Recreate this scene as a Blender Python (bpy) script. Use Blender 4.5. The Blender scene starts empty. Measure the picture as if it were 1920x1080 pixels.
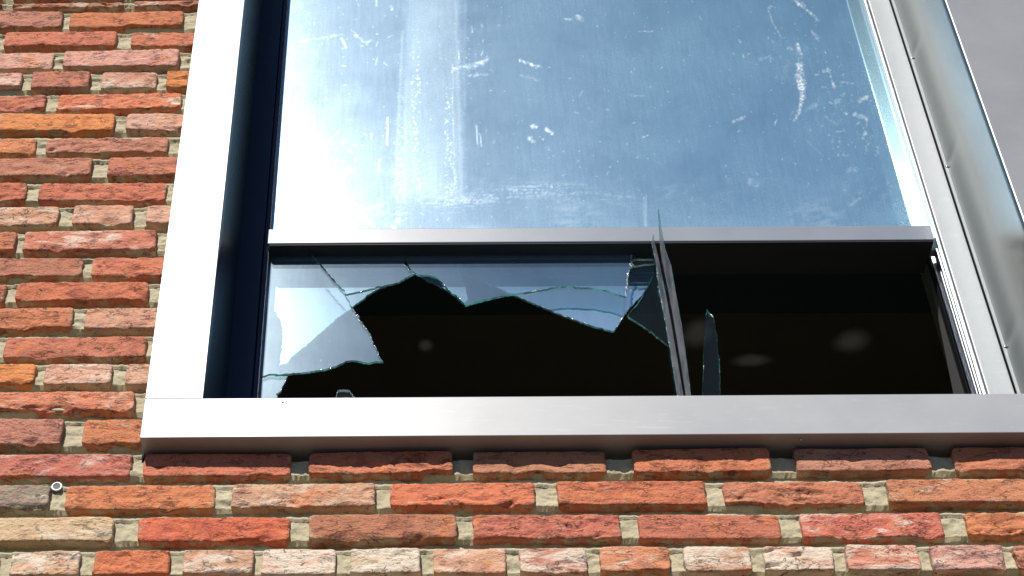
import bpy, bmesh, math, random
import numpy as np
from mathutils import Matrix, Vector
D2R = math.radians
SC = bpy.context.scene
COL = SC.collection
random.seed(7)

# ------------------------------------------------------------------ camera
F, CX, CY, PITCH, ROLL = 3200.0, 777.0, 540.0, D2R(43.35), -0.006
CAMZ = 1.6
cam = bpy.data.cameras.new('camera')
cam.sensor_width = 36.0; cam.lens = F / 1920.0 * 36.0
cam.shift_x = (960.0 - CX) / 1920.0
cam.clip_start = 0.02; cam.clip_end = 3000.0
camo = bpy.data.objects.new('camera', cam); COL.objects.link(camo)
RM = Matrix.Rotation(math.pi / 2 + PITCH, 4, 'X') @ Matrix.Rotation(ROLL, 4, 'Z')
camo.matrix_world = Matrix.Translation((0, 0, CAMZ)) @ RM
SC.camera = camo
RN = np.array(RM.to_3x3())

# ------------------------------------------------------------------ sky and sun
SUN_EL, SUN_AZ = D2R(42.0), D2R(15.0)          # high behind the camera, a little to the left
sdir = Vector((-math.sin(SUN_AZ) * math.cos(SUN_EL), -math.cos(SUN_AZ) * math.cos(SUN_EL), math.sin(SUN_EL)))
W = bpy.data.worlds.new('World'); SC.world = W; W.use_nodes = True
nt = W.node_tree; nt.nodes.clear()
wo = nt.nodes.new('ShaderNodeOutputWorld'); bg = nt.nodes.new('ShaderNodeBackground')
sk = nt.nodes.new('ShaderNodeTexSky'); sk.sky_type = 'NISHITA'; sk.sun_disc = False
sk.sun_elevation = SUN_EL; sk.sun_rotation = math.pi + SUN_AZ
sk.air_density = 0.6; sk.dust_density = 0.0; sk.ozone_density = 4.0
bg.inputs['Strength'].default_value = 0.085
nt.links.new(sk.outputs[0], bg.inputs[0]); nt.links.new(bg.outputs[0], wo.inputs[0])
sun = bpy.data.lights.new('sun', 'SUN'); sun.energy = 5.0; sun.angle = D2R(0.53); sun.color = (1.0, 0.95, 0.87)
suno = bpy.data.objects.new('sun', sun); COL.objects.link(suno)
suno.rotation_euler = sdir.to_track_quat('Z', 'Y').to_euler(); suno.location = (-2, -6, 8)
SC.view_settings.view_transform = 'Standard'; SC.view_settings.look = 'None'
SC.view_settings.exposure = 0.3; SC.view_settings.gamma = 1.0
SC.view_settings.use_curve_mapping = False
SC.cycles.use_denoising = True
SC.cycles.max_bounces = 12; SC.cycles.transparent_max_bounces = 24
SC.cycles.sample_clamp_indirect = 6.0

# ------------------------------------------------------------------ measuring
def up(px, py, Y):
    """the point of the plane y = Y that the photograph shows at (px, py)"""
    d = RM.to_3x3() @ Vector(((px - CX) / F, -(py - CY) / F, -1.0))
    t = Y / d.y
    return Vector((d.x * t, Y, CAMZ + d.z * t))
def project(X, Y, Z):
    v = np.stack([X, Y, Z - CAMZ], -1) @ RN      # = RN^T applied
    return CX - F * v[..., 0] / v[..., 2], CY + F * v[..., 1] / v[..., 2]
def smooth(a, b, x):
    t = np.clip((x - a) / (b - a), 0, 1); return t * t * (3 - 2 * t)
def hsh(i, j, s):
    h = (i.astype(np.int64) * 374761393 + j.astype(np.int64) * 668265263 + s * 1442695041) & 0xffffffff
    h = ((h ^ (h >> 13)) * 1274126177) & 0xffffffff
    h = ((h ^ (h >> 16)) * 2246822519) & 0xffffffff
    return ((h ^ (h >> 15)) & 0xffffff) / float(0xffffff)
def vn(x, y, s):
    xi, yi = np.floor(x), np.floor(y); fx, fy = x - xi, y - yi
    fx = fx * fx * (3 - 2 * fx); fy = fy * fy * (3 - 2 * fy)
    a, b, c, d = hsh(xi, yi, s), hsh(xi + 1, yi, s), hsh(xi, yi + 1, s), hsh(xi + 1, yi + 1, s)
    return (a + (b - a) * fx) * (1 - fy) + (c + (d - c) * fx) * fy
def fbm(x, y, s, o=4, g=.5):
    r = 0; a = 1; t = 0
    for k in range(o):
        r = r + a * vn(x * 2 ** k, y * 2 ** k, s + k * 17); t += a; a *= g
    return r / t

YB, YF, YS, YM, YG1, YG2 = 1.857, 1.825, 2.015, 2.006, 2.032, 2.060   # brick face, frame face, stile, transom, outer and inner pane

# ------------------------------------------------------------------ node helpers
class NM:
    def __init__(s, name):
        s.m = bpy.data.materials.new(name); s.m.use_nodes = True; s.t = s.m.node_tree; s.t.nodes.clear()
        s.out = s.n('ShaderNodeOutputMaterial')
    def n(s, typ, **kw):
        nd = s.t.nodes.new(typ)
        for k, v in kw.items():
            if k.startswith('i_'):
                key = k[2:]; key = int(key) if key.isdigit() else key.replace('_', ' ')
                s.put(nd.inputs[key], v)
            else: setattr(nd, k, v)
        return nd
    def put(s, sock, v):
        if hasattr(v, 'is_output') or isinstance(v, bpy.types.NodeSocket): s.t.links.new(v, sock)
        elif isinstance(v, bpy.types.Node): s.t.links.new(v.outputs[0], sock)
        else: sock.default_value = v
    def math(s, op, a, b=0.0, c=None, clamp=False):
        nd = s.n('ShaderNodeMath', operation=op, use_clamp=clamp); s.put(nd.inputs[0], a); s.put(nd.inputs[1], b)
        if c is not None: s.put(nd.inputs[2], c)
        return nd.outputs[0]
    def mix(s, f, a, b, blend='MIX'):
        nd = s.n('ShaderNodeMix', data_type='RGBA', blend_type=blend)
        s.put(nd.inputs[0], f); s.put(nd.inputs[6], a); s.put(nd.inputs[7], b); return nd.outputs[2]
    def ramp(s, f, stops):
        nd = s.n('ShaderNodeValToRGB'); s.put(nd.inputs[0], f); e = nd.color_ramp.elements
        while len(e) < len(stops): e.new(0.5)
        for el, (p, c) in zip(e, stops):
            el.position = p; el.color = c if len(c) == 4 else (*c, 1)
        return nd.outputs[0]
    def rng(s, f, a, b, c=0.0, d=1.0):
        nd = s.n('ShaderNodeMapRange', interpolation_type='SMOOTHSTEP'); s.put(nd.inputs[0], f)
        for k, v in zip((1, 2, 3, 4), (a, b, c, d)): nd.inputs[k].default_value = v
        return nd.outputs[0]
    def coord(s, which='Object', scale=(1, 1, 1), off=None):
        c = s.n('ShaderNodeTexCoord').outputs[which]
        mp = s.n('ShaderNodeMapping'); s.put(mp.inputs[0], c); mp.inputs[3].default_value = scale
        if off is not None: s.put(mp.inputs[1], off)
        return mp.outputs[0]
    def noise(s, v, scale, det=4, rough=.55, dist=0.0, out=0):
        nd = s.n('ShaderNodeTexNoise', i_Scale=scale, i_Detail=det, i_Roughness=rough, i_Distortion=dist)
        s.put(nd.inputs['Vector'], v); return nd.outputs[out]
    def bump(s, h, st, dist):
        return s.n('ShaderNodeBump', i_Strength=st, i_Distance=dist, i_Height=h).outputs[0]
    def surf(s, sh): s.put(s.out.inputs[0], sh); return s.m
    def pbr(s, **kw): return s.n('ShaderNodeBsdfPrincipled', **kw)

def world_v(M): return M.n('ShaderNodeNewGeometry').outputs['Position']

# ------------------------------------------------------------------ materials
def mat_brick():
    M = NM('fired_clay'); info = M.n('ShaderNodeObjectInfo')
    rnd = M.math('MULTIPLY', info.outputs['Random'], 40.0)
    off = M.n('ShaderNodeCombineXYZ'); M.put(off.inputs[0], rnd); M.put(off.inputs[1], rnd); M.put(off.inputs[2], rnd)
    v = M.coord('Object', (1, 1, 1), off.outputs[0])
    vs = M.coord('Object', (.45, 1, 1.6), off.outputs[0])
    base = info.outputs['Color']; alpha = info.outputs['Alpha']
    n1 = M.noise(v, 26, 5, .6); n2 = M.noise(vs, 75, 5, .65, .6); n3 = M.noise(v, 260, 4, .6)
    dark = M.mix(1.0, base, (.70, .60, .64, 1), 'MULTIPLY')
    c = M.mix(M.rng(n1, .50, .72), base, dark)
    c = M.mix(M.math('MULTIPLY', M.rng(M.noise(v, 17, 4, .6, 1.0), .56, .68), .55), c, (.60, .19, .06, 1))     # orange fire patches
    c = M.mix(M.math('MULTIPLY', M.rng(n3, .45, .75), .30), c, (.50, .26, .19, 1))
    c = M.mix(M.math('MULTIPLY', M.rng(n2, .60, .70), .75), c, (.11, .035, .035, 1))                            # folds and burnt pits
    wn = M.noise(vs, 34, 6, .68, .8)
    wf = M.math('ADD', wn, M.math('MULTIPLY', alpha, .36))
    c = M.mix(M.math('MULTIPLY', M.rng(wf, .66, .86), .85), c, M.mix(n3, (.66, .52, .42, 1), (.70, .64, .50, 1)))   # lime bloom
    ln = M.noise(M.coord('Object', (1, 1, 1), off.outputs[0]), 60, 3, .5, 1.5)
    c = M.mix(M.math('MULTIPLY', M.rng(ln, .655, .69), M.math('ADD', .25, alpha)), c, (.16, .15, .12, 1))       # lichen and soot flecks
    sp = M.n('ShaderNodeTexVoronoi', i_Scale=210.0); M.put(sp.inputs['Vector'], vs)
    c = M.mix(M.math('MULTIPLY', M.rng(sp.outputs['Distance'], .16, .08), .6), c, (.07, .03, .03, 1))
    h = M.math('ADD', M.math('MULTIPLY', n2, .9), M.math('MULTIPLY', n3, .5))
    pit = M.noise(v, 420, 3, .7); h = M.math('ADD', h, M.math('MULTIPLY', pit, .5))
    c = M.mix(M.math('MULTIPLY', M.rng(pit, .60, .70), .45), c, (.10, .04, .035, 1))
    c = M.mix(M.math('MULTIPLY', M.rng(M.noise(v, 330, 3, .7), .58, .70), .52), c, (.62, .37, .27, 1))
    ge = M.n('ShaderNodeSeparateXYZ'); M.put(ge.inputs[0], M.n('ShaderNodeTexCoord').outputs['Generated'])
    ez = M.math('ABSOLUTE', M.math('SUBTRACT', ge.outputs[2], .5)); ex = M.math('ABSOLUTE', M.math('SUBTRACT', ge.outputs[0], .5))
    rim = M.math('MAXIMUM', ez, M.math('SUBTRACT', M.math('MULTIPLY', ex, 1.0), .03))
    sme = M.math('ADD', rim, M.math('MULTIPLY', M.noise(v, 48, 4, .65), .38))
    c = M.mix(M.math('MULTIPLY', M.rng(sme, .655, .72), .75), c, M.mix(n3, (.36, .31, .20, 1), (.50, .45, .33, 1)))     # mortar smeared on the arrises
    crk = M.math('ABSOLUTE', M.math('SUBTRACT', M.noise(vs, 52, 4, .6, 1.2), .5))
    crm = M.math('MULTIPLY', M.rng(crk, .022, .004), M.rng(M.noise(v, 40, 2, .5), .48, .60))
    c = M.mix(M.math('MULTIPLY', crm, .55), c, (.05, .02, .02, 1))
    h = M.math('SUBTRACT', h, M.math('MULTIPLY', crm, .8))
    nrm = M.bump(h, .85, .004)
    return M.surf(M.pbr(i_Base_Color=c, i_Roughness=.92, i_Normal=nrm).outputs[0])
def mat_mortar():
    M = NM('lime_mortar'); v = world_v(M)
    n = M.noise(v, 45, 5, .6); f = M.noise(v, 420, 3, .7)
    c = M.mix(n, (.34, .29, .185, 1), (.48, .425, .29, 1))
    c = M.mix(M.rng(f, .55, .75), c, (.58, .54, .40, 1))
    c = M.mix(M.math('MULTIPLY', M.rng(M.noise(v, 130, 3, .6), .62, .72), .6), c, (.17, .15, .09, 1))
    return M.surf(M.pbr(i_Base_Color=c, i_Roughness=.95, i_Normal=M.bump(M.math('ADD', f, n), .7, .002)).outputs[0])
def mat_coat(name='silver_powder_coat', k=1.0, cb=(1, 1, 1), rr=0.0):
    M = NM(name); v = world_v(M)
    n = M.noise(v, 6, 5, .6); w = M.noise(M.coord('Object', (3, 3, 22)), 9, 5, .65, .6)
    c = M.mix(M.rng(n, .3, .7), (.300, .305, .32, 1), (.345, .347, .353, 1))
    wip = M.n('ShaderNodeTexVoronoi', i_Scale=22.0); M.put(wip.inputs['Vector'], M.coord('Object', (1, 1, .35)))
    c = M.mix(M.math('MULTIPLY', M.rng(w, .56, .72), .16 * k), c, (.58, .58, .57, 1))
    sp = M.noise(v, 700, 2, .5); c = M.mix(M.math('MULTIPLY', M.rng(sp, .70, .74), .35), c, (.2, .2, .2, 1))
    c = M.mix(1.0, c, (k * cb[0], k * cb[1], k * cb[2], 1), 'MULTIPLY')
    r = M.math('ADD', .315 + rr, M.math('MULTIPLY', n, .06))
    return M.surf(M.pbr(i_Base_Color=c, i_Roughness=r, i_Metallic=0.0, i_IOR=1.62,
                        i_Normal=M.bump(M.noise(v, 900, 2, .5), .06, .0006)).outputs[0])
def mat_metal(name, col, rough, bumpk=0.0, nscale=8, brush=.10):
    M = NM(name); v = world_v(M); n = M.noise(v, nscale, 4, .6)
    c = M.mix(n, tuple(x * .86 for x in col) + (1,), tuple(min(1, x * 1.1) for x in col) + (1,))
    br = M.noise(M.coord('Object', (300, 300, 3)), 3, 3, .6)
    r = M.math('ADD', rough, M.math('MULTIPLY', M.math('SUBTRACT', br, .5), brush))
    return M.surf(M.pbr(i_Base_Color=c, i_Metallic=1.0, i_Roughness=r, i_Normal=M.bump(M.noise(v, 25, 3, .5), bumpk, .004)).outputs[0])
def mat_paint(name, col, rough, ior=1.45):
    M = NM(name); v = world_v(M); n = M.noise(v, 18, 5, .6)
    c = M.mix(n, tuple(x * .7 for x in col) + (1,), tuple(x * 1.2 for x in col) + (1,))
    return M.surf(M.pbr(i_Base_Color=c, i_Roughness=rough, i_IOR=ior, i_Normal=M.bump(M.noise(v, 300, 2, .5), .05, .001)).outputs[0])
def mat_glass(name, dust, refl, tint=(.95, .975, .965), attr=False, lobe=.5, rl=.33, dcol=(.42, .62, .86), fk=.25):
    M = NM(name); v = world_v(M)
    fr = M.n('ShaderNodeLayerWeight', i_Blend=.22).outputs['Fresnel']
    fac = M.math('ADD', refl, M.math('MULTIPLY', fr, fk), clamp=True)
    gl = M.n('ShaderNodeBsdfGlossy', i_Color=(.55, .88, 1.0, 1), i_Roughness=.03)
    tr = M.n('ShaderNodeBsdfTransparent', i_Color=(*tint, 1))
    base = M.n('ShaderNodeMixShader', i_0=fac, i_1=tr.outputs[0], i_2=gl.outputs[0])
    # dust film: broad noise, vertical rain streaks, specks
    big = M.noise(v, 5, 5, .6, .4)
    mp = M.n('ShaderNodeMapping'); M.put(mp.inputs[0], v); mp.inputs[3].default_value = (1, 1, .07)
    stk = M.noise(mp.outputs[0], 210, 3, .6)
    fine = M.noise(v, 520, 2, .6)
    vo = M.n('ShaderNodeTexVoronoi', i_Scale=75.0); M.put(vo.inputs['Vector'], v)
    sc = M.n('ShaderNodeSeparateColor'); M.put(sc.inputs[0], vo.outputs['Color'])
    spk = M.math('MULTIPLY', M.rng(vo.outputs['Distance'], .16, .05), M.math('MULTIPLY', M.math('GREATER_THAN', sc.outputs[0], .84), sc.outputs[1]))
    d = M.math('MULTIPLY', dust, M.math('ADD', .45, M.math('MULTIPLY', big, .9)))
    d = M.math('MULTIPLY', d, M.math('ADD', .82, M.math('MULTIPLY', stk, .36)))
    d = M.math('MULTIPLY', d, M.math('ADD', .75, M.math('MULTIPLY', fine, .5)))
    d = M.math('ADD', d, M.math('MULTIPLY', spk, dust * 2.2))
    if attr:
        at = M.n('ShaderNodeAttribute', attribute_name='dirt')
        d = M.math('ADD', d, M.math('MULTIPLY', at.outputs['Fac'], M.math('ADD', .55, M.math('MULTIPLY', fine, .9))))
    d = M.math('MINIMUM', d, .93); dc = (*dcol, 1)  # blue of the reflected sky is put into the dust colour
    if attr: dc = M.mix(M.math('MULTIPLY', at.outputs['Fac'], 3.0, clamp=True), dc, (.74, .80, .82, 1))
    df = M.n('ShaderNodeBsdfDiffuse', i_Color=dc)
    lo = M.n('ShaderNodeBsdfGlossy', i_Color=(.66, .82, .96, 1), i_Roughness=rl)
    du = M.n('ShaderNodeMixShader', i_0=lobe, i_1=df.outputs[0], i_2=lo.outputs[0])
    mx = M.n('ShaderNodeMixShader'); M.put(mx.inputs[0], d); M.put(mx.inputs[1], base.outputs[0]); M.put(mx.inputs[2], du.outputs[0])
    return M.surf(mx.outputs[0])
def mat_edge(name, col, k=.55, tl=0.0):
    M = NM(name); v = world_v(M); n = M.noise(v, 240, 3, .7)
    n2 = M.rng(M.noise(v, 38, 3, .6), .38, .66)
    cc = M.mix(M.math('MULTIPLY', n, n2), tuple(x * .12 for x in col) + (1,), tuple(min(1, x * 1.5) for x in col) + (1,))
    df = M.n('ShaderNodeBsdfDiffuse', i_Color=cc); ts = M.n('ShaderNodeBsdfTranslucent', i_Color=cc)
    dt = M.n('ShaderNodeMixShader', i_0=tl, i_1=df.outputs[0], i_2=ts.outputs[0])
    gl = M.n('ShaderNodeBsdfGlossy', i_Color=(.85, 1, .97, 1), i_Roughness=.18, i_Normal=M.bump(n, 1.0, .004))
    return M.surf(M.n('ShaderNodeMixShader', i_0=k, i_1=dt.outputs[0], i_2=gl.outputs[0]).outputs[0])
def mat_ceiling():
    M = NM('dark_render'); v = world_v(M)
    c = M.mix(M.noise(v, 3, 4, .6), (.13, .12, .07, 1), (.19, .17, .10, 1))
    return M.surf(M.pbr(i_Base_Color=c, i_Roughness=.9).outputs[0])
def mat_plain(name, c0, c1, scale, rough=.9):
    M = NM(name); v = world_v(M)
    return M.surf(M.pbr(i_Base_Color=M.mix(M.noise(v, scale, 5, .6), (*c0, 1), (*c1, 1)), i_Roughness=rough).outputs[0])
MB_, MM_ = mat_brick(), mat_mortar()
COAT = mat_coat(); PANEL = mat_coat('dimmed_panel_coat', .72, (.98, .99, 1.02)); FRAMEC = mat_coat('sunlit_frame_coat', 1.0, (.95, 1.0, 1.04), .03); TRANS = mat_coat('blue_grey_frame_coat', .62, (.90, 1.0, 1.16), -.03)
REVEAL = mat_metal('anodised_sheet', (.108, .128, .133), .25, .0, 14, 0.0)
SILVER = mat_metal('brushed_aluminium', (.42, .445, .47), .20, .0, 8, .04)
STILE = mat_paint('shaded_stile_blue', (.010, .014, .035), .22)  # shade on the left stile, put into its colour
BLACK = mat_paint('black_rubber', (.006, .006, .007), .6)
GASK = mat_paint('grey_rubber', (.06, .06, .06), .6)
LINING = mat_plain('grey_cement_board', (.07, .068, .062), (.13, .125, .115), 220)
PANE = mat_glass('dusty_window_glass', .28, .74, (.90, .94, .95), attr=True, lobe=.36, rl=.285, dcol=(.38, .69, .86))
PANE_IN = mat_glass('inner_window_glass', .05, .22, (.92, .95, .95))
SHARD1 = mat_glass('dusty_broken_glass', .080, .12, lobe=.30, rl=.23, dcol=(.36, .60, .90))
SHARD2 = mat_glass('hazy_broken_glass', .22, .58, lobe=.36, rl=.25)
CLEAN = mat_glass('clear_broken_glass', .007, .004, (.80, .87, .85), lobe=.1, fk=.07)
EDGE = mat_edge('green_glass_edge', (.10, .50, .46), .30, .6)
def mat_ply():
    M = NM('ground_glass_edge'); v = world_v(M); n = M.noise(M.coord('Object', (60, 60, 9)), 1.5, 3, .6)
    df = M.n('ShaderNodeBsdfDiffuse', i_Color=(.15, .145, .135, 1)); tr = M.n('ShaderNodeBsdfTransparent', i_Color=(.55, .72, .68, 1))
    gl = M.n('ShaderNodeBsdfGlossy', i_Color=(.8, .95, .95, 1), i_Roughness=.08)
    a_ = M.n('ShaderNodeMixShader'); M.put(a_.inputs[0], M.rng(n, .3, .7, .15, .75)); M.put(a_.inputs[1], tr.outputs[0]); M.put(a_.inputs[2], df.outputs[0])
    return M.surf(M.n('ShaderNodeMixShader', i_0=.10, i_1=a_.outputs[0], i_2=gl.outputs[0]).outputs[0])
EDGEG = mat_ply()
EDGEW = mat_edge('crushed_glass_edge', (.75, .78, .76), .6)

# ------------------------------------------------------------------ object helpers
def link(name, me, mats, parent=None, smooth_=False):
    o = bpy.data.objects.new(name, me); COL.objects.link(o)
    for m in (mats if isinstance(mats, (list, tuple)) else [mats]):
        if m.name not in [x.name for x in me.materials if x]: me.materials.append(m)
    if parent is not None: o.parent = parent
    if smooth_:
        me.polygons.foreach_set('use_smooth', np.ones(len(me.polygons), bool))
    return o
def empty(name, loc=(0, 0, 0)):
    o = bpy.data.objects.new(name, None); COL.objects.link(o); o.location = loc; o.empty_display_size = .05; return o
def tag(o, label=None, cat=None, group=None, kind=None):
    for k, v in (('label', label), ('category', cat), ('group', group), ('kind', kind)):
        if v: o[k] = v
    return o
def box(name, x0, x1, y0, y1, z0, z1, mat, parent=None, bev=.0015, seg=2):
    bm = bmesh.new(); bmesh.ops.create_cube(bm, size=1)
    for v in bm.verts:
        v.co = Vector((x0 if v.co.x < 0 else x1, y0 if v.co.y < 0 else y1, z0 if v.co.z < 0 else z1))
    if bev: bmesh.ops.bevel(bm, geom=bm.edges[:], offset=bev, segments=seg, affect='EDGES', profile=.5)
    me = bpy.data.meshes.new(name); bm.to_mesh(me); bm.free()
    return link(name, me, mat, parent, False)
def gridmesh(name, P, mat, parent=None, smooth_=True, flip=False):
    """P: (rows, cols, 3)"""
    r, c = P.shape[:2]; idx = np.arange(r * c).reshape(r, c)
    q = np.stack([idx[:-1, :-1], idx[:-1, 1:], idx[1:, 1:], idx[1:, :-1]], -1).reshape(-1, 4)
    if flip: q = q[:, ::-1]
    return link(name, quadmesh(name, P.reshape(-1, 3), q), mat, parent, smooth_)
def quadmesh(name, V, Q):
    me = bpy.data.meshes.new(name); me.vertices.add(len(V)); me.vertices.foreach_set('co', np.ascontiguousarray(V, np.float32).ravel())
    me.loops.add(Q.size); me.loops.foreach_set('vertex_index', np.ascontiguousarray(Q, np.int32).ravel())
    me.polygons.add(len(Q)); me.polygons.foreach_set('loop_start', np.arange(0, Q.size, 4, dtype=np.int32))
    me.update(calc_edges=True); me.validate(); return me

# ------------------------------------------------------------------ ground and the room behind the window
def plane(name, x0, x1, y0, y1, z, mat):
    me = bpy.data.meshes.new(name)
    me.from_pydata([(x0, y0, z), (x1, y0, z), (x1, y1, z), (x0, y1, z)], [], [(0, 1, 2, 3)]); me.update()
    return link(name, me, mat)
tag(plane('ground', -600, 600, -800, 1.84, 0, mat_plain('dark_soil', (.014, .013, .011), (.028, .025, .02), 3)), kind='structure')

def Xat(px, py, Y): return up(px, py, Y).x
# horizontals of the window
Z_SILL_TOP = up(777, 744.5, YF).z
Z_SILL_BOT = up(777, 817.5, YF).z
Z_TOP = Z_SILL_TOP + 1.75
XL_OUT = .5 * (Xat(373, 0, YF) + Xat(272, 745, YF)); XL_IN = .5 * (Xat(462, 0, YF) + Xat(381, 743, YF))
XR_IN = .5 * (Xat(1770, 0, YF) + Xat(1898, 360, YF)); XR_OUT = XR_IN + .42
XLS = .5 * (Xat(540, 0, YS) + Xat(485, 743, YS))              # inner edge of the left stile
XRS = .5 * (Xat(1623, 0, YS) + Xat(1846, 743, YS)); XRL = .5 * (Xat(1662, 0, YS) + Xat(1727 + 62, 360, YS))
Z_M0 = up(777, 455, YM).z; Z_M1 = up(777, 428, YM).z

CEIL = mat_ceiling()
RX0, RX1, RY0, RY1, RZ0 = -2.6, 3.0, 2.26, 6.5, Z_SILL_TOP - .95
RZ1 = Z_SILL_TOP + 1.5
room = empty('room', (0, 4, RZ0)); tag(room, kind='structure')
def rwall(name, x0, x1, y0, y1, z0, z1, mat=None):
    o = box(name, x0, x1, y0, y1, z0, z1, mat or CEIL, None, 0); o.parent = room; o.matrix_parent_inverse = Matrix.Translation(-room.location); return o
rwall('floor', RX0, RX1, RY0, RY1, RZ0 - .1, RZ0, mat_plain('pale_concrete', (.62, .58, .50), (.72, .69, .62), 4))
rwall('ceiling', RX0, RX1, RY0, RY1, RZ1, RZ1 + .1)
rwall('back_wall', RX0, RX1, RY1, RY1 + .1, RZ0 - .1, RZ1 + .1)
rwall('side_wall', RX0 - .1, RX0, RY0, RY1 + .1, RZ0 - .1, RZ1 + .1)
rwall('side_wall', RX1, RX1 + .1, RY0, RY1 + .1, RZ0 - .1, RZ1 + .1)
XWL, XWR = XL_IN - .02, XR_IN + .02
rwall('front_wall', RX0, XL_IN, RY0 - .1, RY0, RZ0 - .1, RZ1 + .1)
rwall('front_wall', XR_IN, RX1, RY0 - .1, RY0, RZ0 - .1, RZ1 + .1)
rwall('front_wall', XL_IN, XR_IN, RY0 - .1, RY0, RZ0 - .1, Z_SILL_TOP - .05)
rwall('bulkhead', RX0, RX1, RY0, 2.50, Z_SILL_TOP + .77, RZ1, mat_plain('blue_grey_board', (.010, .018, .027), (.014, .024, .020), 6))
# pale soft-edged patches on the ceiling, seen dimly through the hole
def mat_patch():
    M = NM('pale_blot'); v = world_v(M); g = M.coord('Generated', (1, 1, 0))
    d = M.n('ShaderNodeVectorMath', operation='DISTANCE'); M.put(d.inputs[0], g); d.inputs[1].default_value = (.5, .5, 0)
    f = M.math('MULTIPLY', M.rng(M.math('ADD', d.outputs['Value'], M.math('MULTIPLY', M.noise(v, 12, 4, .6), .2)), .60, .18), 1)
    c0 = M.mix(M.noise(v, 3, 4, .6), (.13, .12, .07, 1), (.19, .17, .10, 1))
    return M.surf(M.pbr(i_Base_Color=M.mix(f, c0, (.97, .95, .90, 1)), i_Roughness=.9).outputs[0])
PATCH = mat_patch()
def patch(px, py, w, h, mat, sd):
    zc = RZ1 - .003; d = RM.to_3x3() @ Vector(((px - CX) / F, -(py - CY) / F, -1)); t = (zc - CAMZ) / d.z
    c = Vector((d.x * t, d.y * t, zc)); bm = bmesh.new(); r = random.Random(sd)
    vs = [bm.verts.new((c.x + w * math.cos(a) * 1.5, c.y + h * math.sin(a) * 1.5, zc)) for a in [k * math.tau / 16 for k in range(16)]]
    bm.faces.new(vs); me = bpy.data.meshes.new('pale_patch'); bm.to_mesh(me); bm.free()
    o = link('pale_patch', me, mat); o.parent = room; o.matrix_parent_inverse = Matrix.Translation(-room.location)
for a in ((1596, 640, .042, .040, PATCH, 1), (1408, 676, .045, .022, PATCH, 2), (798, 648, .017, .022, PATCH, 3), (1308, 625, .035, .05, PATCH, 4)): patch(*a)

# ------------------------------------------------------------------ brick wall
ROWS = {
 0: (6, [(17, 230), (247, 'E')]), 1: (23, [(-100, 117), (128, 343)]), 2: (62, [(5, 218), (243, 'E')]), 3: (98, [(-118, 100), (117, 335)]),
 4: (137, [(-62, 40), (57, 168), (187, 294), (310, 'E')]), 5: (177, [(-140, 85), (105, 340)]), 6: (216, [(-12, 215), (235, 'E')]),
 7: (258, [(-165, 67), (83, 315)]), 8: (298, [(-58, 172), (200, 'E')]), 9: (343, [(-190, 50), (70, 312)]),
 10: (388, [(-8, 110), (135, 250), (272, 'E')]), 11: (435, [(-215, 30), (43, 294)]), 12: (483, [(-95, 155), (170, 'E')]),
 13: (531, [(-245, 10), (28, 279)]), 14: (578, [(-120, 137), (158, 'E')]), 15: (630, [(-275, -12), (5, 275)]),
 16: (682, [(-66, 67), (82, 211), (233, 'E')]), 17: (735, [(-30, 253)]), 18: (787, [(-155, 120), (155, 'E')]),
 19: (846, [(-40, 248), (268, 547), (578, 850), (885, 1138), (1185, 1445), (1490, 1745), (1788, 2070)]),
 20: (905, [(-190, 95), (122, 405), (433, 705), (730, 1005), (1043, 1325), (1355, 1622), (1663, 1940)]),
 21: (966, [(-65, 215), (258, 545), (578, 858), (885, 1165), (1195, 1465), (1500, 1770), (1812, 2090)]),
 22: (1028, [(-130, -2), (20, 152), (175, 320), (342, 477), (490, 632), (655, 790), (810, 950), (972, 1102), (1123, 1258), (1280, 1410), (1430, 1565), (1585, 1725), (1745, 1885), (1903, 2040)])}
RED = [(.49, .155, .070), (.46, .14, .068), (.52, .175, .08), (.44, .145, .08), (.48, .165, .09)]
ORA, MAU, PAL, CRM, GRY = (.60, .20, .065), (.42, .165, .105), (.54, .29, .195), (.52, .38, .21), (.30, .23, .18)
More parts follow.
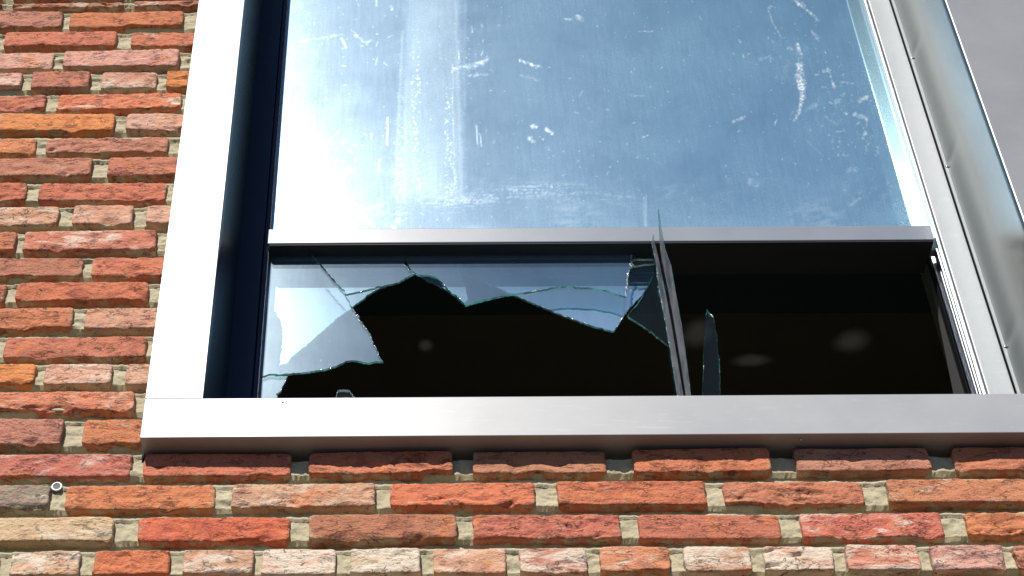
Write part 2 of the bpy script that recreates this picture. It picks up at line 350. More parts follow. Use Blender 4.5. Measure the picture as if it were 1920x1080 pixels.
HUE = {(0, 0): (MAU, .45), (0, 1): (MAU, .4), (1, 0): (MAU, .1), (3, 1): (PAL, .35), (3, 0): (PAL, .25), (4, 1): (MAU, .3), (4, 2): (PAL, .5), (4, 0): (PAL, .55), (4, 3): (ORA, 0),
       (5, 1): ((.58, .18, .075), .35), (6, 0): (ORA, .1), (6, 1): (PAL, .1), (7, 1): (MAU, .3), (8, 0): (MAU, .25), (10, 0): (PAL, .6), (10, 1): (PAL, .4), (10, 2): (PAL, .4),
       (11, 1): ((.50, .17, .09), .5), (12, 0): ((.42, .16, .09), .1), (14, 0): ((.47, .16, .07), .1), (14, 1): (PAL, .3), (16, 0): (ORA, 0), (16, 1): (PAL, .45), (16, 2): (PAL, .35),
       (17, 0): ((.52, .16, .085), .45), (19, 0): ((.50, .15, .09), .45), (20, 0): (GRY, .3), (20, 2): (PAL, .35), (20, 1): ((.50, .155, .066), .1), (20, 3): ((.53, .145, .062), .15), (20, 4): ((.52, .165, .072), .1), (21, 3): ((.48, .13, .075), .15), (21, 4): ((.46, .15, .08), .1), (19, 1): ((.48, .14, .07), .1), (19, 2): ((.46, .14, .07), .1), (19, 4): ((.5, .15, .07), .2), (20, 5): ((.45, .15, .085), .3), (20, 6): ((.5, .18, .09), .35),
       (21, 0): (CRM, .5), (21, 1): ((.55, .13, .055), .05), (21, 2): ((.42, .15, .09), .1), (21, 5): ((.50, .14, .085), .45),
       (22, 1): (PAL, .7), (22, 2): ((.56, .15, .06), .1), (22, 3): (PAL, .6), (22, 4): (PAL, .9), (22, 5): (CRM, 1.0), (22, 6): (PAL, .5), (22, 7): (MAU, .65),
       (22, 8): ((.56, .2, .1), .5), (22, 9): (PAL, .8), (22, 10): (PAL, .9), (22, 11): ((.52, .2, .12), .7), (22, 12): (PAL, .5), (22, 13): (MAU, .4)}
wall = empty('brick_wall', (0, YB + .06, Z_SILL_BOT - .8))
tag(wall, 'old red and orange brick wall with pale mortar joints around the broken window', 'wall')
def adopt(o, p):
    o.parent = p; o.matrix_parent_inverse = Matrix.Translation(p.location).inverted(); return o
topz = {r: up(140 if r < 19 else 900, ROWS[r][0], YB).z for r in ROWS}
pitch = (topz[0] - topz[22]) / 22
for r in range(-1, -9, -1): topz[r] = topz[0] - r * pitch
for r in range(23, 28): topz[r] = topz[22] - (r - 22) * pitch
topz[28] = topz[27] - pitch
JT = .0118
def brick_mesh(w, h, sd):
    rs = random.Random(sd); nx, nz = max(10, int(w / .0024)), 20
    u = np.linspace(-1, 1, nx); v = np.linspace(-1, 1, nz)
    # finer near the edges
    v = np.sign(v) * (1 - (1 - np.abs(v)) ** 1.25)
    U, V = np.meshgrid(u, v)
    s = sd * 3.7; xs = U * w / 2
    ragged = rs.choice([.4, .8, 1.0, 1.6]); rk = rs.choice([.35, .6, .8, 1.1])
    top = h / 2 - .0022 * fbm(xs * 70 + s, xs * 0 + 1.3, sd, 4) - .0015 * vn(xs * 18 + s, xs * 0 + 9, sd)
    bt = fbm(xs * 60 + s, xs * 0 + 5.3, sd + 3, 4, .6); chip = np.clip(vn(xs * 22 + s, xs * 0 + 3, sd + 5) - .66, 0, 1) * .011 * ragged
    bot = -h / 2 + .0026 * ragged * bt + chip + .0007 * ragged * vn(xs * 330 + s, xs * 0 + 6, sd + 6)
    zs = V * 0
    zs = np.where(V > 0, V * top, -V * bot)
    lf = .003 * fbm(V * 1.6 + s, V * 0 + .7, sd + 11, 3); rt = .003 * fbm(V * 1.6 + s, V * 0 + 4.7, sd + 13, 3)
    X = xs + np.where(U < 0, lf, -rt) * np.abs(U) ** 6
    # rounded corners
    cr = rs.uniform(.0015, .005) * (np.clip(np.abs(U) - (1 - .016 / w), 0, 1) / (.016 / w)) ** 2
    zs = zs - np.sign(V) * cr * np.abs(V)
    Yd = (fbm(X * 55 + s, zs * 90, sd + 21, 4, .6) - .5) * .0036 * rk
    fold = fbm(X * 30 + s, zs * 130 + fbm(X * 40, zs * 40, sd + 2, 2) * 2, sd + 23, 3)
    Yd += np.clip(fold - .60, 0, 1) * .012 * rk * ragged
    cut = np.clip(vn(X * 34 + s, zs * 50, sd + 29) - .70, 0, 1) * .022 * np.clip(.35 - V, 0, 1)      # torn lower lip
    Yd += cut
    # edge rounding
    ed = np.minimum((1 - np.abs(U)) * w / 2, (1 - np.abs(V)) * h / 2)
    Yd += .0016 * np.clip(1 - ed / .0022, 0, 1) ** 2
    Yd += (fbm(X * 230 + s, zs * 330, sd + 31, 3, .6) - .5) * .0028 * rk
    P = np.stack([X, Yd, zs], -1)
    # wrap-around sides
    ring = np.concatenate([P[0, :-1], P[:-1, -1], P[-1, :0:-1], P[:0:-1, 0]])
    n0 = nx * nz; nr = len(ring)
    idx = np.arange(n0).reshape(nz, nx)
    rid = np.concatenate([idx[0, :-1], idx[:-1, -1], idx[-1, :0:-1], idx[:0:-1, 0]])
    Q = [np.stack([idx[:-1, :-1], idx[:-1, 1:], idx[1:, 1:], idx[1:, :-1]], -1).reshape(-1, 4)]
    Vs = [P.reshape(-1, 3)]; prev = rid
    nface = len(Q[0])
    for k, (yy, sc) in enumerate(((.006, .0006), (.032, 0.0))):
        rr = ring.copy(); rr[:, 1] = yy + (hsh(np.arange(nr), np.arange(nr) * 0 + k, sd) - .5) * sc * 2
        cur = n0 + k * nr + np.arange(nr); Vs.append(rr)
        nxp, nxc = np.roll(prev, -1), np.roll(cur, -1)
        Q.append(np.stack([prev, cur, nxc, nxp], -1)); prev = cur
    me = quadmesh('brick', np.concatenate(Vs), np.concatenate(Q))
    sm = np.zeros(len(me.polygons), bool); sm[:nface] = True; me.polygons.foreach_set('use_smooth', sm)
    return me
SPANS = {}
nb = 0
def brick(x0, x1, r, hue, sd):
    global nb
    h = topz[r] - topz[r + 1] - JT; w = x1 - x0; rs = random.Random(sd)
    o = link('brick', brick_mesh(w, h, sd), MB_, None, False)
    o.location = ((x0 + x1) / 2, YB + rs.uniform(-.0065, -.001), topz[r] - h / 2)
    o.rotation_euler = (rs.uniform(-.025, .02), rs.uniform(-.006, .006), rs.uniform(-.012, .012))
    c, a = hue; k = rs.uniform(.95, 1.13)
    o.color = (c[0] * k, c[1] * k * rs.uniform(.92, 1.1), c[2] * k * rs.uniform(.9, 1.15), a)
    adopt(o, wall); SPANS.setdefault(r, []).append((x0, x1)); nb += 1
rb = random.Random(3)
def rnd_hue():
    q = rb.random()
    return (MAU, .15) if q < .08 else (ORA, .1) if q < .10 else (PAL, .2) if q < .18 else (rb.choice(RED), rb.choice((0, .05, .1, .2, .3)))
STR, HEA, VJ = .200, .096, .016
for r in range(-4, 27):
    hdr = (r - 4) % 6 == 0; L = HEA if hdr else STR
    low = r >= 19
    XE = XL_OUT - .0015
    if r in ROWS:
        ym = ROWS[r][0] + 24; sp = []
        for (a, b) in ROWS[r][1]:
            x0 = Xat(a, ym, YB); x1 = XE if b == 'E' else min(Xat(b, ym, YB), XE if not low else 9)
            sp.append([x0, x1])
    else:
        st = (-.5 if r % 2 else -.61); sp = []; x = st if not low else -.9 + (.11 if r % 2 else 0)
        while x < (XE - .03 if not low else 1.25):
            sp.append([x, min(x + L, XE) if not low else x + L]); x += L + VJ
    j = 0
    for k, (x0, x1) in enumerate(sp):
        brick(x0, x1, r, HUE.get((r, k), rnd_hue()), 1000 + (r + 9) * 40 + k); j = k
    x = sp[0][0] - VJ; k = 20
    while x > -1.2:
        brick(x - L, x, r, rnd_hue(), 1000 + (r + 9) * 40 + k); x -= L + VJ; k += 1
    if low:
        x = sp[-1][1] + VJ
        while x < 1.2:
            brick(x, x + L, r, rnd_hue(), 1000 + (r + 9) * 40 + k); x += L + VJ; k += 1
# mortar bed: raked deeper under the brick above, smeared towards the one below
def mortar(x0, x1, z0, z1, st):
    xs = np.arange(x0, x1 + st * .5, st); zs = np.arange(z0, z1 + st * .5, st); X, Z = np.meshgrid(xs, zs)
    rec = np.full_like(X, .0046)
    for r in range(-9, 28):
        t = topz[r + 1]; t1 = t + JT          # joint between course r (above) and r+1
        m = (Z > t - .004) & (Z < t1 + .004); f = np.clip((Z - t) / JT, 0, 1)
        f0 = .02 + .75 * np.clip(fbm(X * 16, X * 0 + r * 7.7, 19, 3) - .45, 0, 1) + (.10 if r >= 18 else 0)
        prof = .0012 + .0128 * smooth(-.05, 1, f / (f0 + .12))
        rec = np.where(m, prof, rec)
    rec = rec + (fbm(X * 60, Z * 90, 5, 4) - .5) * .006 + (fbm(X * 300, Z * 300, 8, 2) - .5) * .0022
    rec = rec - np.clip(fbm(X * 22, Z * 60, 77, 3) - .58, 0, 1) * .016
    rec = np.clip(rec, -.0005, .027)
    return np.stack([X, YB + .0015 + rec, Z], -1)
def mgrid(P):
    r, c = P.shape[:2]; idx = np.arange(r * c).reshape(r, c)
    return P.reshape(-1, 3), np.stack([idx[:-1, :-1], idx[:-1, 1:], idx[1:, 1:], idx[1:, :-1]], -1).reshape(-1, 4)
zmid = topz[19] - .012
A, qa = mgrid(mortar(-1.2, XL_OUT - .0005, zmid, topz[-4] - .003, .0019)); B, qb = mgrid(mortar(-1.2, 1.2, topz[27] + JT, zmid, .0019))
adopt(link('mortar', quadmesh('mortar', np.concatenate([A, B]), np.concatenate([qa, qb + len(A)])), MM_, None, True), wall)
# a small white ring plug in the joint at lower left
pc = up(106.5, 912.5, YB + .001)
plug = empty('wall_plug', pc); tag(plug, 'small white ring plug in the mortar joint at the lower left', 'wall plug')
bm = bmesh.new(); R0, R1 = .0062, .0014
for i in range(28):
    a = i * math.tau / 28
    for jx in range(8):
        b = jx * math.tau / 8; bm.verts.new(((R0 + R1 * math.cos(b)) * math.cos(a), R1 * math.sin(b), (R0 + R1 * math.cos(b)) * math.sin(a)))
bm.verts.ensure_lookup_table()
for i in range(28):
    for jx in range(8):
        bm.faces.new([bm.verts[q] for q in (i * 8 + jx, ((i + 1) % 28) * 8 + jx, ((i + 1) % 28) * 8 + (jx + 1) % 8, i * 8 + (jx + 1) % 8)])
me = bpy.data.meshes.new('ring'); bm.to_mesh(me); bm.free()
link('ring', me, mat_plain('white_plastic', (.75, .75, .75), (.82, .82, .82), 30, .35), plug, True)
bm = bmesh.new(); bmesh.ops.create_cone(bm, cap_ends=True, segments=24, radius1=.0058, radius2=.0058, depth=.014, matrix=Matrix.Translation((0, .0068, 0)) @ Matrix.Rotation(math.pi / 2, 4, 'X'))
me = bpy.data.meshes.new('plug_core'); bm.to_mesh(me); bm.free(); link('plug_core', me, mat_plain('grey_plug', (.07, .075, .08), (.12, .12, .12), 200, .7), plug)

# ------------------------------------------------------------------ window
win = empty('window', (0, YF, Z_SILL_BOT))
tag(win, 'silver framed window, dusty upper pane whole, lower light smashed open', 'window')
def wbox(*a, **k): return adopt(box(*a, **k), win)
G = .0003
jl = wbox('jamb', XL_OUT, XL_IN - .0016, YF, YS + .02, Z_SILL_TOP + G, Z_TOP, COAT, None, .0008, 2)
jr = wbox('jamb', XR_IN + .0016, XR_OUT, YF, YS + .02, Z_SILL_TOP + G, Z_TOP, PANEL, None, .002, 2)  # frame coat darkened in colour, where the sun's glare falls off
wbox('head', XL_OUT, XR_OUT, YF, YS + .2, Z_TOP + G, Z_TOP + .09, COAT)
sill = wbox('sill', XL_OUT, XR_OUT, YF, 2.16, Z_SILL_BOT, Z_SILL_TOP, COAT, None, .0009, 2)
# folded reveal sheets, slightly buckled
def reveal(x, y0, y1, z0, z1, sgn, dents):
    ny, nz = 40, 340
    Yv, Zv = np.meshgrid(np.linspace(0, 1, ny), np.linspace(z0, z1, nz))
    X = x + 0 * Yv
    s = sgn
    X = X + s * (0.0014 * (fbm(Zv * 3.2, Yv * 1.0, 31, 2) - .5) * np.sin(np.pi * np.clip(Yv, 0, 1)) ** .6)
    X = X + s * .0035 * smooth(.55, 1.0, Yv) ** 2                     # dishes up to the lip at the back
    for zd in dents:
        X = X - s * .0006 * np.exp(-((Zv - zd) / .012) ** 2) * smooth(.55, 1, Yv)
    # rounded fold at the front
    t = np.clip(1 - Yv * (y1 - y0) / .006, 0, 1); X = X - s * .0012 * t ** 2
    Y = y0 + Yv * (y1 - y0)
    return np.stack([X, Y, Zv], -1)
def zof(px, py, Y): return up(px, py, Y).z
dz = [zof(1693, 107, YS - .01), zof(1771, 310, YS - .01), zof(1858, 648, YS - .01)]
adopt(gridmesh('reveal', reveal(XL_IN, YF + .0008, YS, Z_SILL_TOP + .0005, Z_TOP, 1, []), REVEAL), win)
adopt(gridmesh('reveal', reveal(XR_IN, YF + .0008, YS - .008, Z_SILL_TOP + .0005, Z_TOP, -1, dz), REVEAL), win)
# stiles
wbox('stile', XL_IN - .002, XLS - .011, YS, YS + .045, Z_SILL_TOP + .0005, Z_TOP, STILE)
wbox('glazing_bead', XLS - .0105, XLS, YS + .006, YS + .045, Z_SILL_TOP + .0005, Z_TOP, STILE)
XR_ST = XRL
wbox('stile', XRS + .006, XRL, YS, YS + .045, Z_SILL_TOP + .0005, Z_TOP, FRAMEC)  # right stile: sunlit tone put into the colour, paler than the left one
wbox('glazing_bead', XRS, XRS + .0055, YS + .004, YS + .045, Z_SILL_TOP + .0005, Z_TOP, mat_metal('grey_bead', (.30, .30, .31), .3))
fl = wbox('flashing', XRL + .0006, XR_IN + .004, YS - .007, YS - .004, Z_SILL_TOP + .0005, Z_TOP, FRAMEC, None, .0008, 1)
def screw(x, y, z, parent, axis='Y', r=.0028):
    bm = bmesh.new(); bmesh.ops.create_uvsphere(bm, u_segments=12, v_segments=8, radius=r)
    for v in bm.verts: v.co.y *= .55
    me = bpy.data.meshes.new('screw'); bm.to_mesh(me); bm.free(); o = link('screw', me, SILVER, None, True); o.location = (x, y, z)
    o.parent = parent; o.matrix_parent_inverse = (parent.matrix_parent_inverse.inverted() @ Matrix.Identity(4)).inverted() if False else parent.matrix_world.inverted()
    return o
bpy.context.view_layer.update()
for z in dz: screw(XRL + .0045, YS - .0072, z, fl)
p = up(1858, 648, YF); 
screw(Xat(530, 754, YF), YF - .0003, zof(530, 754, YF), sill, r=.0016)
bpy.context.view_layer.update(); screw(Xat(1503, 829, YF + .012), YF + .012, Z_SILL_BOT - .0004, sill, r=.0030)
# transom (tubular rail between the lights)
wbox('transom', XLS - .003, XRS - .0095, YM, YM + .030, Z_M0, Z_M1, TRANS, None, .0015, 2)
wbox('transom_core', XLS, XRS - .0080, YM + .0305, YG2 + .03, Z_M0 + .004, Z_M1 - .002, BLACK, None, 0)
wbox('gasket', XLS + .0005, Xat(1192, 480, YG1), YM + .031, YM + .036, Z_M0 - .0075, Z_M0 - .0005, GASK, None, .001, 1)
wbox('soffit_shade', XLS + .0003, XRS - .0105, YM + .002, YM + .0295, Z_M0 - .0022, Z_M0 - .0002, BLACK, None, 0)  # black strip added under the transom to stand in for soffit shade
wbox('bottom_rail', XLS, XRS, YG1 - .012, YG2 + .022, Z_SILL_TOP + .0005, Z_SILL_TOP + .03, BLACK, None, .001, 1)
# aluminium channel seen edge on in the smashed light, and the board lining behind it
ZC = Z_M0 - .001
wbox('glazing_channel', XRS - .0035, XRS - .0005, YS + .010, YS + .016, Z_SILL_TOP + .031, ZC, SILVER, None, .0005, 1)
wbox('glazing_channel', XRS - .007, XRS - .0005, YS + .030, YS + .034, Z_SILL_TOP + .031, ZC, SILVER, None, .0005, 1)
wbox('rebate', XRS - .004, XRS + .004, YS + .046, YS + .060, Z_SILL_TOP + .0005, Z_TOP, BLACK, None, 0)
bm = bmesh.new(); zt, zb = Z_M0 + .02, Z_SILL_TOP + .0005       # the board's back edge is cut on a slant
prof = [(YS + .062, zb), (2.176, zb), (2.082, zt), (2.082, Z_TOP), (YS + .062, Z_TOP)]
fa = [bm.verts.new((XRS - .001, y, z)) for y, z in prof]; fb_ = [bm.verts.new((XRS + .02, y, z)) for y, z in prof]
bm.faces.new(fa); bm.faces.new(fb_[::-1])
for i in range(5): bm.faces.new((fa[i], fb_[i], fb_[(i + 1) % 5], fa[(i + 1) % 5]))
bmesh.ops.recalc_face_normals(bm, faces=bm.faces[:]); me = bpy.data.meshes.new('lining_board'); bm.to_mesh(me); bm.free(); adopt(link('lining_board', me, LINING), win)
wbox('lining_board', XLS - .03, XLS - .004, YS + .062, 2.169, Z_SILL_TOP + .0005, Z_TOP, LINING, None, .001, 1)

# ---- upper double pane, with its dirt
def seg(px, py, ax, ay, bx, by, w):
    dx, dy = bx - ax, by - ay; L2 = dx * dx + dy * dy + 1e-6
    t = np.clip(((px - ax) * dx + (py - ay) * dy) / L2, 0, 1)
    d = np.hypot(px - ax - t * dx, py - ay - t * dy)
    return np.clip(1 - d / w, 0, 1)
def pane_dirt(px, py):
    D = np.zeros_like(px); R = random.Random(11)
    wob = (fbm(px / 14, py / 14, 3, 3) - .5)
    # broad vertical wash left by running water
    xl = 760 + (px * 0) + (430 - py) * .012 - 6 + 16 * smooth(330, 60, py) - 14; xr = 868 - (430 - py) * .012
    band = smooth(-16, 22, px - xl + wob * 14) * smooth(14, -10, px - xr + wob * 14) * smooth(395, 350, py + wob * 30)
    D += band * (.07 + .09 * smooth(60, -200, py) + .06 * fbm(px / 30, py / 80, 9, 3))
    dr = vn(px / 2.6, py / 2.6, 41); lane = smooth(.40, .60, vn(px / 15, py / 260, 43))
    D += band * lane * np.clip(dr - .72, 0, 1) * 1.6 * smooth(20, 200, py)
    for (xa, ya, xb, yb, w, a) in ((754, 60, 742, 350, 4.0, .07), (762, 150, 757, 380, 4, .05), (853, -10, 866, 376, 4, .05), (872, -10, 871, 200, 4, .05), (848, 120, 852, 360, 1.4, .15), (727, 220, 726, 272, 1.8, .5), (892, 235, 896, 270, 1.8, .35), (899, 250, 903, 275, 1.6, .35), (1208, 370, 1210, 424, 4, .10), (1212, 365, 1211, 424, 2, .10)):
        D += seg(px + wob * 3, py, xa, ya, xb, yb, w) * a
    # faint wipe marks near the bottom
    fib = vn(px / 26 + py / 9, py / 2.4, 52) * vn(px / 3, py / 3, 51)
    for (pts, w, a) in (([(800, 378), (858, 380), (905, 366), (1000, 352), (1090, 352)], 15, .15), ([(850, 392), (930, 376), (1010, 362), (1180, 372)], 18, .10), ([(1195, 355), (1200, 362), (1209, 374)], 4, .2)):
        m = np.max([seg(px, py + wob * 8, *a0, *b0, w) for (a0, b0) in zip(pts, pts[1:])], axis=0); D += m * a * smooth(.15, .5, fib)
    D += smooth(300, 425, py + wob * 60) * (.03 + .16 * np.clip(fbm(px / 17 + py / 20, py / 8, 60, 5, .62) - .42, 0, 1) * smooth(.3, .7, vn(px / 90, py / 40, 62)) * 2)
    D += smooth(600, 520, px + wob * 60) * .04
    # scrapes and droppings at upper right
    drip = [((1487, -5), (1500, 8), 5, .5), ((1500, 5), (1534, 38), 4.5, .55), ((1497, 85), (1503, 104), 5, .6), ((1500, 122), (1502, 160), 9, .75), ((1502, 158), (1503, 182), 6.5, .7), ((1503, 182), (1497, 215), 4, .6), ((1494, 218), (1489, 226), 3.5, .55),
            ((1441, 16), (1446, 12), 3, .5), ((1441, 20), (1447, 40), 1.6, .4), ((1447, 40), (1466, 72), 1.6, .4), ((1525, 60), (1533, 70), 6, .25), ((1552, 128), (1562, 160), 1.8, .3), ((1560, 155), (1566, 163), 4, .5),
            ((1545, 133), (1556, 128), 5, .3), ((1612, 190), (1625, 181), 4, .5), ((1600, 215), (1625, 222), 5, .3), ((1375, 228), (1396, 219), 3.5, .45), ((1383, 248), (1389, 243), 2.5, .35), ((1452, 233), (1455, 226), 2.5, .4), ((1568, 188), (1574, 192), 6, .25), ((1510, 205), (1530, 197), 5, .22),
            ((1470, 145), (1476, 116), 6, .12), ((1545, 218), (1570, 233), 3, .22), ((1617, 258), (1622, 248), 4, .4), ((1576, 155), (1600, 156), 3, .3), ((1425, 110), (1442, 108), 5, .2), ((1512, 262), (1545, 295), 1.4, .2), ((1595, 385), (1612, 372), 3, .25), ((1405, 340), (1420, 345), 6, .2), ((1590, 320), (1605, 318), 6, .25)]
    drip += [((850, 130), (905, 115), 3.5, .28), ((880, 128), (912, 112), 7, .38), ((880, 142), (912, 138), 4, .25), ((860, 97), (862, 118), 1.5, .4), ((912, 100), (912, 118), 1.5, .4), ((884, 50), (886, 60), 2.5, .5), ((975, 114), (999, 121), 3.5, .6), ((1000, 123), (1010, 124), 4, .5), ((975, 140), (1008, 150), 3, .15),
             ((1058, 35), (1072, 36), 2.5, .4), ((1083, 30), (1091, 36), 5.5, .5), ((1198, 59), (1226, 59), 1.8, .35), ((1172, 178), (1206, 180), 3, .18), ((996, 236), (1004, 237), 5, .8), ((1024, 242), (1037, 250), 4.5, .7), ((992, 260), (998, 266), 6, .75), ((1017, 259), (1019, 262), 2.5, .4),
             ((1205, 257), (1216, 254), 2, .5), ((1183, 134), (1186, 138), 1.5, .5), ((665, 65), (688, 82), 3, .5), ((690, 78), (700, 76), 3, .3), ((640, 72), (648, 88), 3, .5), ((732, 12), (734, 14), 5, .7), ((615, 265), (618, 266), 6, .8), ((655, 320), (657, 322), 6, .75), ((605, 322), (612, 326), 5, .6), ((684, 405), (700, 425), 4, .7), ((746, 413), (748, 414), 5, .8), ((735, 425), (742, 430), 4, .6), ((560, 78), (640, 65), 3, .2), ((712, 320), (713, 300), 4, .4)]
    for (a0, b0, w, a) in drip: D += np.clip(seg(px + wob * w * 1.3, py + (vn(px / 5, py / 5, 71) - .5) * w * 1.2, *a0, *b0, w) * 1.2, 0, 1) * a * .62 * (.25 + 1.1 * smooth(.25, .75, vn(px / 2.4, py / 2.4, 73)) * (.4 + vn(px / 6, py / 6, 74)))
    # scattered flicks
    cl = ((1480, 90, 80), (1560, 190, 60), (1600, 260, 50), (880, 110, 90), (640, 280, 90), (1300, 120, 200), (1050, 250, 200), (1450, 330, 200), (800, 390, 200), (700, 80, 110))
    for k in range(420):
        c = R.choice(cl); x, y = R.gauss(c[0], c[2] * .6), R.gauss(c[1], c[2] * .45); a = R.uniform(0, math.pi); l = R.expovariate(1 / 2.6)
        D += seg(px, py, x, y, x + l * math.cos(a), y + l * math.sin(a), R.uniform(1.2, 2.2)) * R.uniform(.03, .30)
    return np.clip(D, 0, .9)
ZG0, ZG1 = Z_M1 - .004, Z_TOP
xs = np.arange(XLS - .001, XRS + .001, .0021); zvis = up(900, -60, YG1).z
zs = np.concatenate([np.arange(ZG0, zvis, .0021), np.linspace(zvis + .003, ZG1, 40)])
Xg, Zg = np.meshgrid(xs, zs); Yg = np.full_like(Xg, YG1) + .0016 * (fbm(Xg * 2.2, Zg * 2.2, 90, 2) - .5)
pane = adopt(gridmesh('pane', np.stack([Xg, Yg, Zg], -1), PANE), win)
pxg, pyg = project(Xg, Yg, Zg)
at = pane.data.attributes.new('dirt', 'FLOAT', 'POINT'); at.data.foreach_set('value', pane_dirt(pxg, pyg).astype(np.float32).ravel())
wbox('inner_pane', XLS - .001, XRS + .001, YG2, YG2 + .005, ZG0, ZG1, PANE_IN, None, 0)

# ------------------------------------------------------------------ broken glass
def shard(name, pts, Y, mat, edge, th=.0045, jag=.0006, sd=1, tilt=None, white=()):
    """a slab of glass with the given outline; its rim is split finely and jittered like a fracture"""
    r = random.Random(sd); P = [up(x, y, Y) for x, y in pts]; out = []; flag = []
    n = len(P)
    for i in range(n):
        a, b = P[i], P[(i + 1) % n]; L = (b - a).length; m = max(1, int(L / .0035)); nrm = Vector((-(b - a).z, 0, (b - a).x)).normalized()
        for k in range(m):
            q = a.lerp(b, k / m)
            if k: q = q + nrm * r.gauss(0, jag) * (2.2 if i in white else 1)
            out.append(q); flag.append(2 if i in white else 1)
    c = sum(out, Vector()) / len(out)
    bm = bmesh.new(); rr = .0005
    loops = []
    for off, ins in ((0, rr), (rr, 0), (th - rr, 0), (th, rr)):
        loops.append([bm.verts.new(q + (c - q).normalized() * (ins + (abs(r.gauss(0, .0012)) if flag[i] == 2 else 0)) + Vector((0, off, 0))) for i, q in enumerate(out)])
    N = len(out)
    f = bm.faces.new(loops[0]); g = bm.faces.new(loops[-1][::-1])
    for A_, B_ in zip(loops, loops[1:]):
        for i in range(N):
            q = bm.faces.new((A_[i], B_[i], B_[(i + 1) % N], A_[(i + 1) % N])); q.material_index = flag[i]
    bmesh.ops.recalc_face_normals(bm, faces=bm.faces[:])
    bmesh.ops.triangulate(bm, faces=[f, g])
    if tilt:
        bmesh.ops.rotate(bm, verts=bm.verts[:], cent=Vector(tilt[0]), matrix=Matrix.Rotation(tilt[1], 3, tilt[2]))
    bmesh.ops.translate(bm, verts=bm.verts[:], vec=-c)
    me = bpy.data.meshes.new(name); bm.to_mesh(me); bm.free()
    o = link(name, me, [mat, edge, EDGEW]); o.location = c; return o
GS = 'broken glass in the lower light'
PB = 905      # foot of the pane, hidden behind the sill's front edge
zfoot = Z_SILL_TOP + .022
# front leaf, left piece hanging beside the left stile
S = shard('glass_shard', [(505, 472), (578, 472), (648, 553), (661, 577), (688, 615), (704, 648), (719, 678), (706, 677), (690, 681), (668, 676), (648, 677), (630, 687), (612, 692), (588, 696), (560, 699), (540, 701), (527, 702), (505, 701), (492, 706), (484, 709)], YG1, SHARD1, EDGE, sd=1, white=(3, 4, 5))
tag(S, 'large dusty white glass shard beside the dark left stile, ending in a point', 'glass shard', GS)
xf = up(521, 743, YG1)
S = shard('glass_shard', [(486, 711), (505, 704), (527, 705), (540, 704), (537, 713), (529, 728), (521, 743), (508, 766), (494, 800), (478, 800)], YG1, SHARD1, EDGE, sd=2, white=(3, 4, 5))
tag(S, 'small pale glass stub standing on the bottom rail in the lower left corner', 'glass shard', GS)
S = shard('glass_shard', [(580, 472), (756, 472), (758, 490), (764, 500), (780, 512), (768, 517), (748, 529), (738, 532), (712, 537), (690, 543), (650, 552)], YG1 - .0005, SHARD1, EDGE, sd=3, white=(2, 3))
tag(S, 'glass shard with green lower edge just right of the long diagonal crack', 'glass shard', GS)
S = shard('glass_shard', [(759, 472), (1186, 474), (1185, 487), (1180, 505), (1177, 530), (1174, 556), (1140, 545), (1110, 540), (1085, 538), (1060, 537), (1038, 539), (1000, 546), (965, 551), (935, 556), (905, 563), (872, 572), (858, 556), (845, 548), (830, 530), (815, 519), (800, 515), (783, 515), (766, 500)], YG1, SHARD1, EDGE, sd=4, white=(1, 2, 3, 4))
tag(S, 'long glass shard hanging from the transom with a curved green lower edge', 'glass shard', GS)
S = shard('glass_shard', [(505, 474), (750, 474), (772, 513), (720, 537), (700, 546), (661, 576), (620, 607), (580, 643), (553, 664), (545, 672), (541, 679), (523, 686), (527, 660), (530, 630), (527, 605), (517, 585), (505, 574), (496, 570)], YG2, SHARD2, EDGE, sd=5)
tag(S, 'inner leaf shard behind the left piece, slanting edge with a concave left side', 'glass shard', GS)
S = shard('glass_shard', [(752, 474), (858, 474), (861, 510), (868, 522), (874, 540), (878, 560), (870, 569), (845, 548), (815, 532), (785, 516), (775, 512)], YG2, SHARD2, EDGE, sd=6, white=(2, 3, 4))
tag(S, 'inner leaf shard with a curved sparkling right edge, above the dark gap', 'glass shard', GS)
S = shard('glass_shard', [(862, 474), (1228, 476), (1227, 500), (1225, 518), (1216, 536), (1202, 556), (1180, 578), (1165, 600), (1151, 621), (1120, 614), (1062, 594), (1010, 573), (955, 549), (910, 529), (864, 510)], YG2, SHARD2, EDGE, sd=7, white=(6,))
tag(S, 'bluish inner leaf shard hanging lowest, pointed tip right of centre', 'glass shard', GS)
S = shard('glass_shard', [(1187, 486), (1228, 485), (1229, 494), (1210, 495), (1189, 499), (1184, 494)], YG1 - .002, CLEAN, EDGEW, sd=8)
tag(S, 'tiny sliver with sparkling crushed edges beside the tall leaning blades', 'glass shard', GS)
S = shard('glass_shard', [(1176, 592), (1200, 562), (1222, 520), (1232, 500), (1245, 540), (1250, 590), (1253, 648), (1215, 618)], YG1 + .008, CLEAN, EDGE, sd=9)
tag(S, 'clear dark triangular shard hanging just left of the tall blades', 'glass shard', GS)
S = shard('glass_shard', [(1325, 578), (1331, 586), (1338, 592), (1342, 612), (1346, 645), (1350, 690), (1351, 745), (1352, 800), (1315, 800), (1317, 745), (1318, 700), (1320, 650), (1322, 610)], YG1, CLEAN, EDGE, sd=10, white=(1,))
tag(S, 'clear narrow blade of glass standing upright, right of the tall leaning pair', 'glass shard', GS)
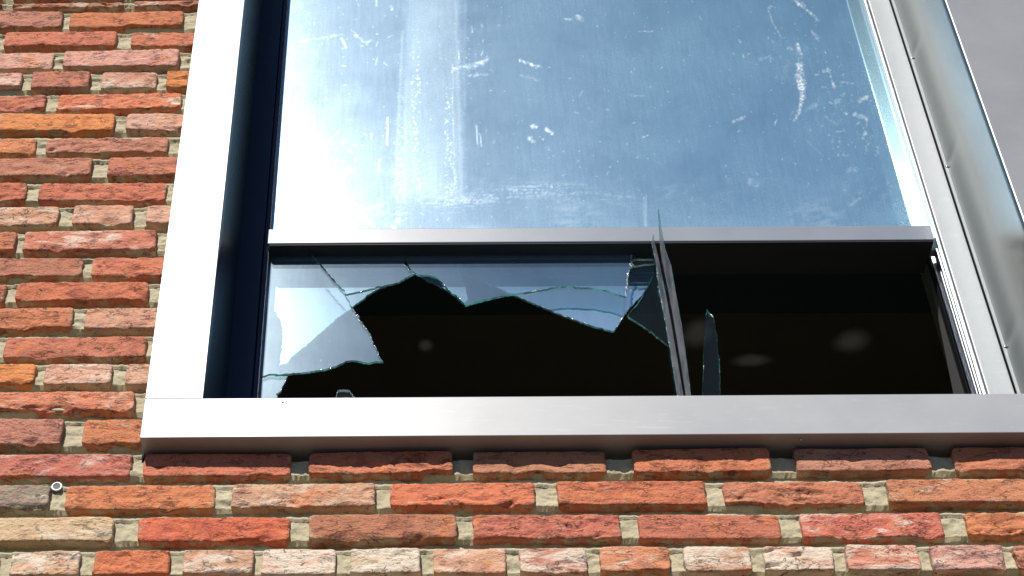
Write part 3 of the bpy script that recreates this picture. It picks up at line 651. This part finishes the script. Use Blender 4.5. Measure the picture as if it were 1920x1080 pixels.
# tall pair of blades, seen on edge, leaning out past the transom
def blade(stations, mat_f, sd, rim):
    """stations: (px_left, px_right, py, Y, depth)"""
    r = random.Random(sd); bm = bmesh.new(); rings = []; st = []
    for (a, b) in zip(stations, stations[1:]):
        m = 9
        for k in range(m): st.append([a[i] + (b[i] - a[i]) * k / m for i in range(5)])
    st.append(list(stations[-1]))
    for (l, rt, y, Y, dp) in st:
        pl, pr = up(l, y, Y), up(rt, y, Y); j = lambda s: Vector((r.gauss(0, s), r.gauss(0, s), 0))
        w = pr.x - pl.x; e = min(.0007, w * .2)
        rings.append([bm.verts.new(q) for q in (pl + Vector((0, dp, 0)), pl + Vector((0, .0009, 0)) + j(.00008), pl + Vector((e, 0, 0)) + j(.00008), pr - Vector((e, 0, 0)) + j(.00008), pr + Vector((0, .0009, 0)) + j(.00008), pr + Vector((0, dp, 0)))])
    for A_, B_ in zip(rings, rings[1:]):
        for i in range(6):
            f = bm.faces.new((A_[i], B_[i], B_[(i + 1) % 6], A_[(i + 1) % 6])); f.material_index = rim[i]
    bm.faces.new(rings[0]); bm.faces.new(rings[-1][::-1])
    bmesh.ops.recalc_face_normals(bm, faces=bm.faces[:])
    c = sum((v.co for v in bm.verts), Vector()) / len(bm.verts); bmesh.ops.translate(bm, verts=bm.verts[:], vec=-c)
    me = bpy.data.meshes.new('glass_shard'); bm.to_mesh(me); bm.free()
    o = link('glass_shard', me, [mat_f, EDGE, EDGEG]); o.location = c; return o
def foot(px_l, px_r, k):      # station on the bottom rail
    return k
Y0 = 2.010
b1 = blade([(1224, 1226, 440, 1.972, .003), (1222, 1229, 458, 1.974, .006), (1229, 1237, 492, 1.979, .012), (1236, 1247.5, 545, 1.986, .013), (1248, 1260, 610, 1.995, .016), (1259, 1271, 675, 2.003, .018), (1270, 1282.5, 745, Y0, .020), (1280, 1294.5, 802, Y0 + .004, .020)], CLEAN, 1, (0, 1, 2, 2, 0, 0))
tag(b1, 'left blade of the tall leaning pair seen on edge, shorter jagged tip', 'glass shard', 'tall leaning glass blades')
b2 = blade([(1233.5, 1235.5, 391, 1.966, .003), (1235.5, 1240, 425, 1.968, .006), (1238, 1248, 468, 1.974, .010), (1243, 1259, 497, 1.978, .014), (1253, 1267, 545, 1.986, .020), (1265, 1279, 610, 1.995, .016), (1275.5, 1288, 675, 2.003, .018), (1286.5, 1297, 745, Y0, .020), (1298, 1310, 802, Y0 + .004, .020)], CLEAN, 2, (0, 2, 2, 1, 0, 0))
tag(b2, 'right blade of the tall leaning pair, needle tip rising in front of the upper pane', 'glass shard', 'tall leaning glass blades')
S = shard('glass_shard', [(628, 747), (631, 737), (634, 731), (645, 730), (655, 731), (659, 737), (666, 744), (658, 749), (652, 745)], YF + .004, CLEAN, EDGEW, th=.005, sd=12)
tag(S, 'small grey glass chip lying on the front edge of the sill', 'glass shard', 'loose glass chips')
